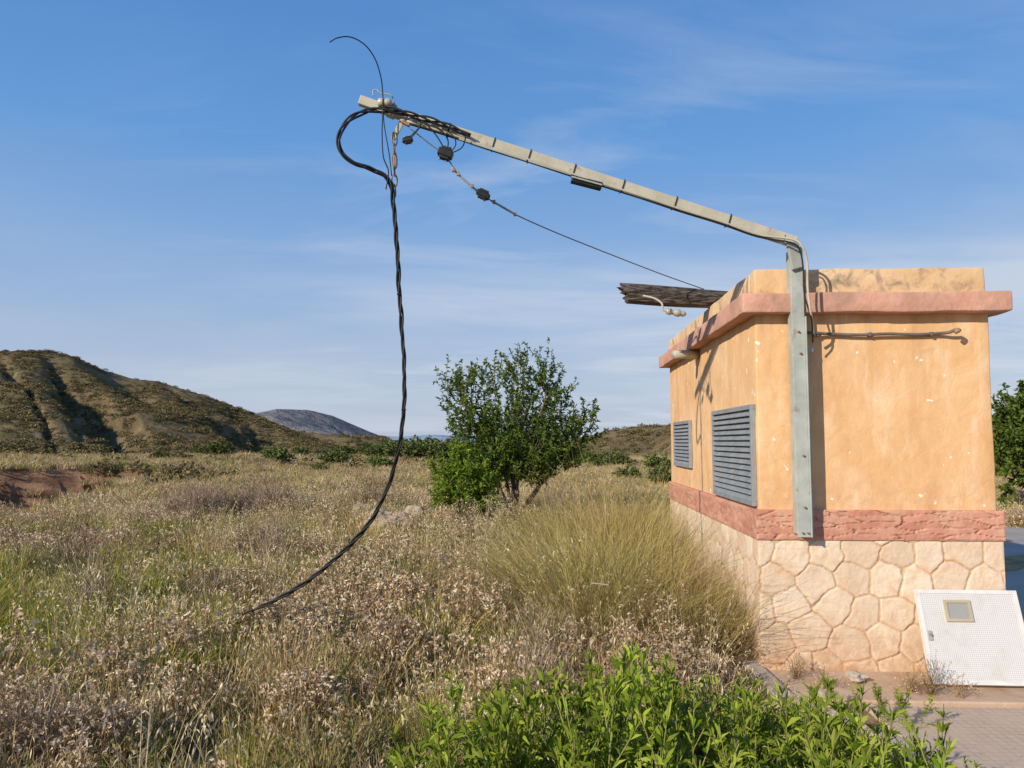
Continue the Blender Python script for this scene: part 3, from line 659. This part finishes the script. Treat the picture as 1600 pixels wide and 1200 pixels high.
def linkm(name,a,b,w,r,mat,rot=0):
    a=Vector(a);b=Vector(b);c=(a+b)/2;h=(b-a)/2;t=h.normalized();s=Vector((math.cos(rot),math.sin(rot),0));s=(s-t*s.dot(t)).normalized()
    pts=[c+h*math.cos(2*math.pi*i/20)+s*math.sin(2*math.pi*i/20)*w for i in range(21)]
    tubeobj(name,pts,r,mat,T,6,caps=False)
ys=[208,226,240,262,274,290,306];rots=[0,1.57,0,1.57,0,1.3]
for i in range(6): linkm('chain_link',U(616,ys[i]-2,4.98),U(617,ys[i+1]+2,4.98),.018 if i!=2 else .016,.0045,M_rust,rots[i])
tubeobj('turnbuckle_rod',[U(616,240,4.98),U(617,272,4.98)],.005,M_rust,T,6)
def clamp(name,px,py,d,w,h,ang,parent):
    c=U(px,py,d);t=Vector((math.cos(ang),0,math.sin(ang)));n=Vector((-math.sin(ang),0,math.cos(ang)))
    bar(name+'_body',c-t*w/2,c+t*w/2,h*.8,h*.55,M_black,parent,bevel=.006)
    bar(name+'_jaw',c-t*w*.38+n*h*.3,c+t*w*.30+n*h*.38,h*.6,h*.3,M_black,parent,bevel=.005)
    bar(name+'_jaw2',c-t*w*.30-n*h*.36,c+t*w*.36-n*h*.34,h*.6,h*.28,M_black,parent,bevel=.005)
    for s in (-.25,.2): tubeobj(name+'_bolt',[c+t*w*s-n*h*.62,c+t*w*s+n*h*.65],.005,M_galv,parent,6)
clamp('clamp_upper',637,219,4.97,.07,.05,.2,T)
clamp('clamp_main',696,240,4.97,.10,.085,-.35,T)
def wire(name,pp,r,par,mat=M_black): return tubeobj(name,crom([U(*q) for q in pp],8),r,mat,par,6)
wire('jumper_wire',[(655,186,4.96),(668,196,4.95),(684,215,4.95),(696,236,4.96)],.0045,T)
wire('jumper_wire',[(670,190,4.96),(690,204,4.94),(700,220,4.95),(698,238,4.96)],.0045,T)
wire('jumper_wire',[(728,214,4.97),(722,230,4.95),(708,238,4.96),(694,242,4.96)],.0045,T)
wire('jumper_wire',[(690,200,4.96),(708,212,4.94),(712,226,4.95),(704,238,4.96)],.004,T)
wire('jumper_wire',[(640,218,4.96),(652,204,4.95),(660,192,4.96)],.0045,T)
wire('jumper_wire',[(628,222,4.97),(640,214,4.96),(656,196,4.96),(650,182,4.95),(620,176,4.94)],.004,T)
GW=empty('guy_wire')
wire('strand',[(640,200,4.98),(668,222,4.98),(696,244,4.98),(716,272,5.0),(745,298,5.05),(770,315,5.1),(805,335,5.25),(870,364,5.6),(950,396,6.0),(1030,427,6.5),(1100,452,6.9)],.0042,GW,M_wire)
wire('grip_sleeve',[(706,262,4.99),(722,278,5.01),(745,298,5.05)],.008,GW,M_galv);wire('grip_sleeve',[(768,314,5.1),(785,323,5.16),(803,334,5.24)],.008,GW,M_galv)
clamp('strain_insulator',755,304,5.07,.095,.065,-.5,GW)
for px,py,d in ((709,266,4.99),(738,291,5.03),(772,316,5.1),(805,335,5.25),(716,272,5.0)):
    c=U(px,py,d);bar('grip_nut',c-Vector((0,0,.012)),c+Vector((0,0,.014)),.02,.02,M_rust,GW)
HC=empty('hanging_power_cable')
ctr=[(735,212,4.98),(700,197,4.97),(660,184,4.95),(620,174,4.93),(585,171,4.92),(556,180,4.9),(535,200,4.88),(529,222,4.87),(536,242,4.88),(556,256,4.9),(580,264,4.93),(600,274,4.95),(611,290,4.96),(615,320,4.97),(620,380,4.98),(623,440,5),(627,500,5),(631,560,5),(632,610,5),(629,660,5.02),(621,710,5.05),(608,755,5.1),(588,800,5.15),(560,838,5.2),(525,872,5.27),(480,908,5.35),(430,938,5.45),(378,962,5.55)]
cl=crom([U(*q) for q in ctr],14)
arc=[0]
for i in range(1,len(cl)): arc.append(arc[-1]+(cl[i]-cl[i-1]).length)
for s in range(3):
    P=[]
    for i,p in enumerate(cl):
        t=(cl[min(i+1,len(cl)-1)]-cl[max(i-1,0)]).normalized();a=Vector((0,1,0));a=(a-t*a.dot(t)).normalized();b=t.cross(a)
        lo=.0085+.006*mnoise.noise(Vector((arc[i]*2.2,s*7.3,0)));lo*=(1+.9*max(0,1-abs(arc[i]-.55)/.6));ph=2*math.pi*arc[i]/.42+s*math.pi*2/3+1.1*mnoise.noise(Vector((arc[i]*1.1,3,0)))
        P.append(p+(a*math.cos(ph)+b*math.sin(ph))*lo)
    P=P[:len(P)-s*4];tubeobj('cable_strand',P,.0072,M_black,HC,8)
for py,px in ((286,611),(300,614),(460,624),(640,631)):
    c=U(px,py,4.99);bar('cable_tie',c-Vector((0,0,.004)),c+Vector((0,0,.004)),.030,.031,M_black,HC)
LW=empty('loose_wire')
wire('strand',[(515,66,4.7),(528,59,4.7),(548,58,4.72),(570,70,4.76),(586,92,4.82),(595,120,4.87),(598,146,4.9),(598,175,4.9),(597,210,4.9),(599,245,4.9),(607,268,4.93),(603,296,4.95)],.0042,LW)
wire('strand',[(598,170,4.92),(601,200,4.93),(608,240,4.94),(612,275,4.95)],.0035,LW)
# ------------------------------------------------------------ wooden pole on roof
WP=empty('broken_wooden_pole')
a=U(974,458,6.75);b=U(1140,470,6.95);dv=(b-a).normalized();a_end=b+dv*.35
n=60;pp=[a.lerp(a_end,i/n) for i in range(n+1)];V=[];fs=[];sd=36
for i,p in enumerate(pp):
    for k in range(sd):
        th=2*math.pi*k/sd;nn=mnoise.noise(Vector((i*.04,math.cos(th)*3,math.sin(th)*3)))+.8*mnoise.noise(Vector((i*.03+9,math.cos(th)*9,math.sin(th)*9)));r=.084*(1+.17*nn)
        off=Vector((0,0,0))
        if i<4: off=-dv*((.08*mnoise.noise(Vector((math.cos(th)*4,math.sin(th)*4,3)))+ (.03 if math.sin(th)>0 else -.025))*(1-i/4))
        V.append(p+Vector((0,math.cos(th)*r,math.sin(th)*r))+off)
for i in range(n):
    for k in range(sd):k2=(k+1)%sd;fs.append([i*sd+k,(i+1)*sd+k,(i+1)*sd+k2,i*sd+k2])
V.append(a+dv*.05);c=len(V)-1
for k in range(sd): fs.append([k,(k+1)%sd,c])
pymesh('pole_timber',V,fs,M_wood,WP,smooth=False)
tubeobj('insulator_bracket',crom([U(1005,462,6.66),U(1022,466,6.62),U(1034,474,6.6),U(1036,484,6.6),U(1046,487,6.6)],6),.009,M_beam,WP,8)
lathe('insulator',U(1040,486,6.6),U(1072,491,6.6),[(0,.012),(.06,.026),(.24,.030),(.30,.022),(.42,.022),(.48,.032),(.66,.034),(.72,.024),(.8,.024),(.86,.028),(1,.010)],M_cer,WP)
# ------------------------------------------------------------ meter box door leaning on wall
MD=empty('meter_box_door')
m,nt,o=newmat('ribbed_white_door');p=N(nt,'ShaderNodeBsdfPrincipled');p.inputs['Roughness'].default_value=.5
uv=N(nt,'ShaderNodeAttribute',attribute_name='pos2')
mp=N(nt,'ShaderNodeMapping');mp.inputs['Scale'].default_value=(80,80,1);L(nt,uv.outputs['Vector'],mp.inputs['Vector'])
vo=N(nt,'ShaderNodeTexVoronoi');vo.inputs['Randomness'].default_value=0;vo.inputs['Scale'].default_value=1;vo.voronoi_dimensions='2D';L(nt,mp.outputs[0],vo.inputs['Vector'])
gm=ramp(nt,vo.outputs['Distance'],.2,.45)
c=mixc(nt,gm,(.52,.50,.47),(.66,.64,.61));c=mixc(nt,ramp(nt,noisen(nt,6,6,.7),.50,.8),c,(.52,.46,.38));L(nt,c,p.inputs['Base Color'])
b=N(nt,'ShaderNodeBump');b.inputs['Strength'].default_value=.4;b.inputs['Distance'].default_value=.003;L(nt,gm,b.inputs['Height']);L(nt,b.outputs[0],p.inputs['Normal']);L(nt,p.outputs[0],o.inputs[0]);M_door=m
M_doorf=surf('white_door_frame',(.64,.62,.58),(.72,.70,.67),scale=5,rough=.5,bump=.05,c3=(.48,.40,.31),s3=5,t3=(.53,.75))
tl=Vector(U(1430,921,5.235));tr=Vector(U(1587,923,5.20));bl=Vector(U(1456,1069,4.98));ex=(tr-tl);wd=ex.length;ex.normalize();dn=(bl-tl);dn=(dn-ex*dn.dot(ex)*.55);hd=dn.length;dn.normalize();br=bl+ex*wd
nrm=ex.cross(dn).normalized();nrm=nrm if nrm.y<0 else -nrm
def dp(a,b,c=0):
    top_=tl.lerp(tr,a/wd);bot_=bl.lerp(br,a/wd);return top_.lerp(bot_,b/hd)+nrm*c
def dbox(name,a0,a1,b0,b1,c0,c1,mat):
    V=[dp(a,b,c) for c in (c0,c1) for a,b in ((a0,b0),(a1,b0),(a1,b1),(a0,b1))]
    ob=pymesh(name,V,[[0,1,2,3],[7,6,5,4],[0,4,5,1],[1,5,6,2],[2,6,7,3],[3,7,4,0]],mat,MD,bevel=0)
    at=ob.data.attributes.new('pos2','FLOAT_VECTOR','POINT');at.data.foreach_set('vector',np.array([(a,b,0) for c in (c0,c1) for a,b in ((a0,b0),(a1,b0),(a1,b1),(a0,b1))],np.float32).ravel())
    bm=bmesh.new();bm.from_mesh(ob.data);bmesh.ops.recalc_face_normals(bm,faces=bm.faces);bm.to_mesh(ob.data);bm.free()
    return ob
f=.025
dbox('door_skin',f,wd-f,f,hd-f,-.02,.0,M_door)
for q in ((0,wd,0,f),(0,wd,hd-f,hd),(0,f,f,hd-f),(wd-f,wd,f,hd-f)): dbox('door_rim',q[0],q[1],q[2],q[3],-.03,.004,M_doorf)
M_winf=surf('tan_window_frame',(.42,.36,.24),(.50,.43,.30),bump=0,rough=.5);M_glass=surf('dusty_glass',(.32,.31,.28),(.38,.36,.33),bump=0,rough=.25,spec=.6)
a0,b0=.165,.07
dbox('window_pane',a0+.016,a0+.154,b0+.016,b0+.124,.0,.006,M_glass)
for q in ((a0,a0+.17,b0,b0+.018),(a0,a0+.17,b0+.122,b0+.14),(a0,a0+.018,b0+.018,b0+.122),(a0+.152,a0+.17,b0+.018,b0+.122)): dbox('window_frame',q[0],q[1],q[2],q[3],.0,.013,M_winf)
dbox('door_latch',.03,.05,.27,.33,.004,.014,M_galv);dbox('door_latch_bolt',.033,.047,.29,.305,.014,.024,M_rust)
# ------------------------------------------------------------ apron, pavement, kerb, road
def slab(name,poly,z0,z1,mat,bevel=.01,parent=None):
    n=len(poly);V=[(x,y,z0) for x,y in poly]+[(x,y,z1) for x,y in poly]
    f=[list(range(n))[::-1],list(range(n,2*n))]+[[i,(i+1)%n,n+(i+1)%n,n+i] for i in range(n)]
    return pymesh(name,V,f,mat,parent,bevel=bevel)
def wl(u,v): return tuple(W3(u,v,0)[:2])
slab('concrete_apron',[wl(.05,-.62),wl(WB+.5,-.62),wl(WB+.5,.1),wl(-.02,.1)],-.1,.045,M_apron)
m,nt,o=newmat('pavement_tiles');p=N(nt,'ShaderNodeBsdfPrincipled');p.inputs['Roughness'].default_value=.85;p.inputs['Specular IOR Level'].default_value=.2
gq=N(nt,'ShaderNodeNewGeometry');mp=N(nt,'ShaderNodeMapping');mp.inputs['Rotation'].default_value=(0,0,RB);L(nt,gq.outputs['Position'],mp.inputs['Vector'])
bt=N(nt,'ShaderNodeTexBrick');bt.offset=0;bt.inputs['Scale'].default_value=1;bt.inputs['Brick Width'].default_value=.05;bt.inputs['Row Height'].default_value=.05;bt.inputs['Mortar Size'].default_value=.004
bt.inputs['Color1'].default_value=(.50,.39,.29,1);bt.inputs['Color2'].default_value=(.54,.43,.33,1);bt.inputs['Mortar'].default_value=(.44,.33,.24,1);L(nt,mp.outputs[0],bt.inputs['Vector'])
c=mixc(nt,ramp(nt,noisen(nt,2.5,6,.7),.42,.68),bt.outputs['Color'],(.56,.43,.31))
c=mixc(nt,ramp(nt,noisen(nt,30,4,.7),.6,.72),c,(.34,.24,.16))
b=N(nt,'ShaderNodeBump');b.inputs['Strength'].default_value=.5;b.inputs['Distance'].default_value=.004;b.invert=True;L(nt,bt.outputs['Fac'],b.inputs['Height']);L(nt,b.outputs[0],p.inputs['Normal']);L(nt,c,p.inputs['Base Color']);L(nt,p.outputs[0],o.inputs[0])
slab('pavement',[wl(.42,-.64),wl(WB+1.8,-.64),wl(WB+1.8,-4.2),wl(.42,-4.2)],-.1,.022,m)
slab('kerb',[wl(-.16,1.0),wl(-.04,1.0),wl(.02,-.6),wl(.36,-1.25),wl(.40,-3),wl(.27,-3),wl(.24,-1.22),wl(-.1,-.62)],-.1,.075,M_conc,.02)
slab('kerb',[wl(-.34,1.0),wl(-.24,1.0),wl(-.2,-.2),wl(-.32,-.2)],-.1,.05,M_conc,.02)
x,y=G(895,1045,.1);slab('concrete_slab',[(x-.25,y+.35),(x-.1,y+.4),(x+.22,y-.25),(x+.08,y-.32)],-.1,.10,M_conc,.02)
slab('road',[wl(WB+.55,-.6),wl(WB+5,-.6),wl(WB+9,12),wl(WB+4,12),wl(WB+.55,4.5)],-.1,.03,M_path,.01)
rock('broken_stone',*G(1337,1056,.08),.055,.075,M_conc,.5)
bar('white_stick',U(924,911,4.9),U(951,914,4.9),.006,.008,M_cer)
# ------------------------------------------------------------ light & sky
EL=math.radians(25);AZ=math.radians(180+47)
sun=bpy.data.lights.new('sun','SUN');sun.energy=5.0;sun.angle=math.radians(.53);sun.color=(1,.90,.75)
so=bpy.data.objects.new('sun',sun);link(so);dv=Vector((math.sin(AZ)*math.cos(EL),math.cos(AZ)*math.cos(EL),math.sin(EL)))
so.rotation_euler=dv.to_track_quat('Z','Y').to_euler();so.location=dv*50
w=bpy.data.worlds.new('World');S.world=w;w.use_nodes=True;nt=w.node_tree
bg=nt.nodes['Background'];sky=nt.nodes.new('ShaderNodeTexSky');sky.sky_type='NISHITA';sky.sun_disc=False;sky.sun_elevation=EL;sky.sun_rotation=AZ;sky.air_density=1.0;sky.dust_density=.5;sky.ozone_density=1.6
tc=nt.nodes.new('ShaderNodeTexCoord');sp=nt.nodes.new('ShaderNodeSeparateXYZ');L(nt,tc.outputs['Generated'],sp.inputs[0])
ad=N(nt,'ShaderNodeMath',operation='ADD');ad.inputs[1].default_value=.12;L(nt,sp.outputs[2],ad.inputs[0])
dx=N(nt,'ShaderNodeMath',operation='DIVIDE');dy=N(nt,'ShaderNodeMath',operation='DIVIDE');L(nt,sp.outputs[0],dx.inputs[0]);L(nt,ad.outputs[0],dx.inputs[1]);L(nt,sp.outputs[1],dy.inputs[0]);L(nt,ad.outputs[0],dy.inputs[1])
cb=N(nt,'ShaderNodeCombineXYZ');L(nt,dx.outputs[0],cb.inputs[0]);L(nt,dy.outputs[0],cb.inputs[1])
def cloud(sx,sy,rz,loc_,sc,lo,hi,det=5,msk=(.36,.58),ms=.45):
    mp=N(nt,'ShaderNodeMapping');mp.inputs['Scale'].default_value=(sx,sy,1);mp.inputs['Rotation'].default_value=(0,0,rz);mp.inputs['Location'].default_value=loc_;L(nt,cb.outputs[0],mp.inputs['Vector'])
    n1=noisen(nt,sc,det,.6,vec=mp.outputs[0],dist=.5);n2=noisen(nt,ms,1,.5,vec=mp.outputs[0])
    return mul(nt,ramp(nt,n1,lo,hi),ramp(nt,n2,*msk))
A1=cloud(.6,1.0,.30,(3.1,1.7,0),1.0,.40,.66)
A2=cloud(.5,1.1,-.25,(7.3,4.2,0),2.2,.46,.74,msk=(.42,.60),ms=.6)
ssum=N(nt,'ShaderNodeMath',operation='MAXIMUM');L(nt,A1,ssum.inputs[0]);L(nt,A2,ssum.inputs[1])
rb=N(nt,'ShaderNodeMath',operation='MULTIPLY_ADD');rb.inputs[1].default_value=.55;rb.inputs[2].default_value=.62;L(nt,sp.outputs[0],rb.inputs[0])
lowf=ramp(nt,sp.outputs[2],.58,.14)
lf=N(nt,'ShaderNodeMath',operation='MAXIMUM');L(nt,lowf,lf.inputs[0]);lf.inputs[1].default_value=.22
cf2=mul(nt,mul(nt,ssum.outputs[0],lf.outputs[0]),mul(nt,rb.outputs[0],1.35));cl_=N(nt,'ShaderNodeMath',operation='MINIMUM');cl_.inputs[1].default_value=.75;L(nt,cf2,cl_.inputs[0])
cr=N(nt,'ShaderNodeValToRGB');L(nt,sp.outputs[2],cr.inputs[0]);e=cr.color_ramp.elements
e[0].position=0;e[0].color=(4.6,5.4,6.9,1);e[1].position=.62;e[1].color=(.62,2.2,6.0,1)
for po,cc in ((.10,(4.3,5.3,7.2,1)),(.20,(2.9,4.6,7.5,1)),(.36,(1.35,3.5,7.4,1))):
    q=cr.color_ramp.elements.new(po);q.color=cc
c=mixc(nt,.84,sky.outputs[0],cr.outputs[0]);c=mixc(nt,cl_.outputs[0],c,(6.2,6.8,7.8))
L(nt,c,bg.inputs['Color']);bg.inputs['Strength'].default_value=.1
